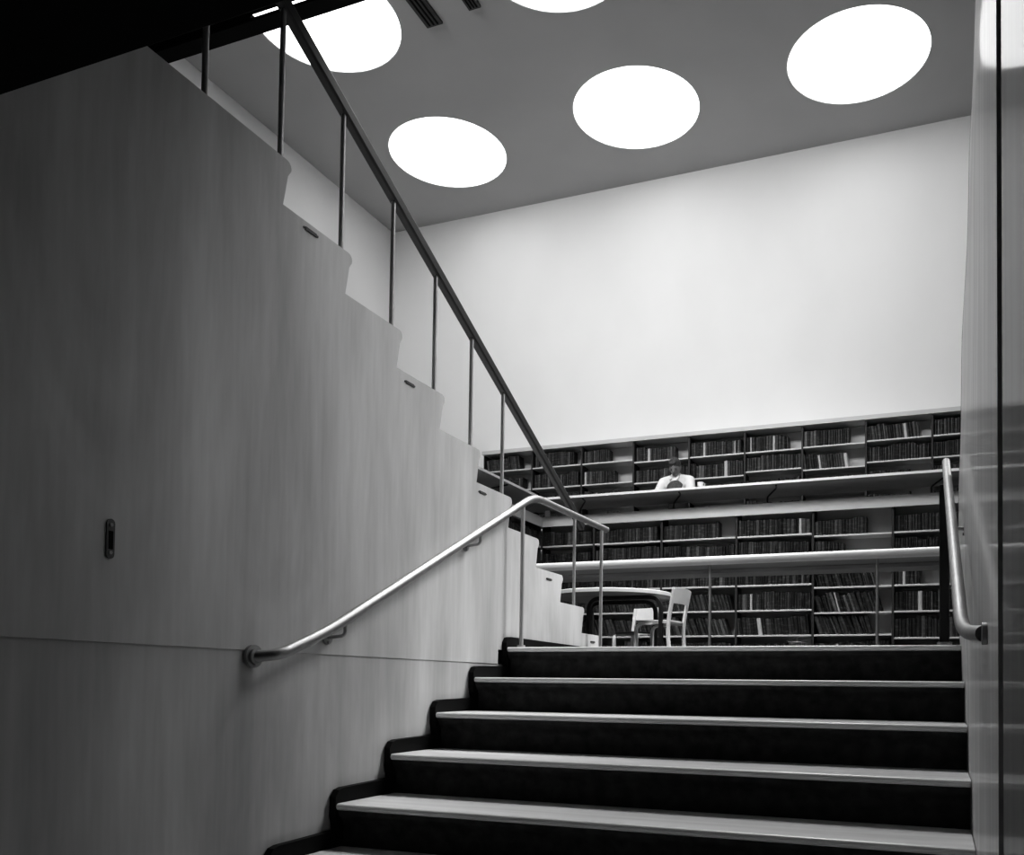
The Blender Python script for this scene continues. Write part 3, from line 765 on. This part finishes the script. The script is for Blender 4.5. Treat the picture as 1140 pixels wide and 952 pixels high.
sphere(b, HP(0, .012, .022), .1, (.80, .97, 1.02), tiltM, 40, 28); sphere(b, HP(-.01, -.045, .085), .045, (1.2, .75, .5), tiltM)
hr = random.Random(3)
for vv in b.verts: vv.co += Vector([hr.uniform(-.0022, .0022) for _ in range(3)])
# cut the face free: keep only the vertices above/behind the hairline
cut = [f for f in b.faces if (lambda q: (q.y < -.050 and q.z < .050+.014*math.sin(q.x*70+1)) or (q.z < -.045) or (q.y < -.02 and q.z < -.01))(tiltM.transposed() @ (f.calc_center_median()-hc))]
bmesh.ops.delete(b, geom=cut, context='FACES')
hair = link('hair', b, M['hair'], r, 80)
so = hair.modifiers.new('solid', 'SOLIDIFY'); so.thickness = .003
for s in (-1, 1):
    b = NB(); sphere(b, HP(s*.031, -.084, .004), .011, (1.2, .6, .7), tiltM); link('eye', b, M['hair'], r, 60)
    b = NB(); chain(b, [HP(s*.018, -.096, .024), HP(s*.048, -.086, .026)], [.004, .003]); link('eyebrow', b, M['hair'], r, 60)
b = NB(); chain(b, [HP(-.02, -.093, -.056), HP(0, -.099, -.055), HP(.02, -.093, -.056)], [.003, .005, .003]); link('mouth', b, M['edge'], r, 60)
# open magazine held on the desk
r = empty('magazine', (PX+.02, 10.68, 2.40), 'open magazine with curved pages held by the reading person', 'magazine')
for q, (m, dz) in enumerate(((M['hair'], .010), (M['dark'], .0))):
    b = NB(); nu, nv = 20, 4; g = []
    for i in range(nu+1):
        u = -1+2*i/nu; row = []
        for j in range(nv+1):
            w = j/nv
            row.append(b.verts.new((PX+.125+u*.10, 10.56+.10*w, 2.425+.12*w+.055*(1-abs(u)**2.2)*(.4+w*.6)+dz)))
        g.append(row)
    for i in range(nu):
        for j in range(nv): b.faces.new([g[i][j], g[i+1][j], g[i+1][j+1], g[i][j+1]])
    o = link('cover' if q == 0 else 'pages', b, m, r, 60)
    so = o.modifiers.new('solid', 'SOLIDIFY'); so.thickness = .0025

for q in range(3):
    b = NB(); tube(b, [(PX+.125+u*(.10-.018*q), 10.556-.004*q, 2.445+.055*(1-abs(u)**2.2)*.4-.0075*q) for u in [-1+k/10 for k in range(21)]], .0022, 6)
    link('page_edge', b, M['paper'], r, 60)

# ------------------------------------------------------------------ lights
for (x, y) in [(-6.9, 5.62), (2.05, 11.27)]:  # disk lamps in place of grid skylights out of view
    l = bpy.data.lights.new('unseen_lamp', 'AREA'); l.shape = 'DISK'; l.size = 1.78; l.energy = 12
    o = bpy.data.objects.new('unseen_lamp', l); COL.objects.link(o); o.location = (x, y, CEIL-.03)
for (p, tgt, e, sz, sp) in [((3.0, 7.6, 6.8), (-2, 5.3, .9), 92, 4.6, 42), ((-2.6, 5.4, 7.4), (-2.2, 10.5, 1.4), 34, 1.7, 60), ((-5.6, 5.2, 7.6), (-5.0, 12.95, 4.2), 78, 1.7, 92), ((-1.4, 5.2, 7.6), (-1.6, 12.95, 4.1), 66, 1.7, 92), ((-1.5, 6.6, 7.6), (-1.6, 3.2, -.3), 30, 1.7, 56), ((-2.4, 2.9, 7.0), (-2.2, 7.2, 1.0), 26, 1.4, 50)]:  # added fill and wall-wash lamps; the room has no such fixtures
    l = bpy.data.lights.new('unseen_lamp', 'AREA'); l.shape = 'DISK'; l.size = sz; l.energy = e; l.spread = math.radians(sp)
    o = bpy.data.objects.new('unseen_lamp', l); COL.objects.link(o); o.location = p
    o.rotation_euler = (Vector(tgt)-Vector(p)).to_track_quat('-Z', 'Y').to_euler()
w = bpy.data.worlds.new('world'); bpy.context.scene.world = w; w.use_nodes = True
w.node_tree.nodes['Background'].inputs[0].default_value = (1, 1, 1, 1); w.node_tree.nodes['Background'].inputs[1].default_value = .01

# ------------------------------------------------------------------ camera (view camera with rise and shift)
F, CXP, CYP, YAW, PIT, ROL = 972.806, 672.971, 730.3627, -.3632, .0325, .0115
f = Vector((math.sin(YAW)*math.cos(PIT), math.cos(YAW)*math.cos(PIT), math.sin(PIT)))
rr = Vector((math.cos(YAW), -math.sin(YAW), 0)); uu = rr.cross(f)
r2_ = rr*math.cos(ROL)+uu*math.sin(ROL); u2_ = -rr*math.sin(ROL)+uu*math.cos(ROL)
cam = bpy.data.cameras.new('camera'); co = bpy.data.objects.new('camera', cam); COL.objects.link(co)
mt = Matrix((r2_, u2_, -f)).transposed().to_4x4(); co.matrix_world = mt
cam.sensor_width = 36; cam.lens = F/1140*36; cam.shift_x = -(CXP-570)/1140; cam.shift_y = (CYP-476)/1140
cam.clip_start = .02
bpy.context.scene.camera = co
sc = bpy.context.scene
sc.view_settings.view_transform = 'Standard'; sc.view_settings.look = 'Medium High Contrast'; sc.view_settings.exposure = 0
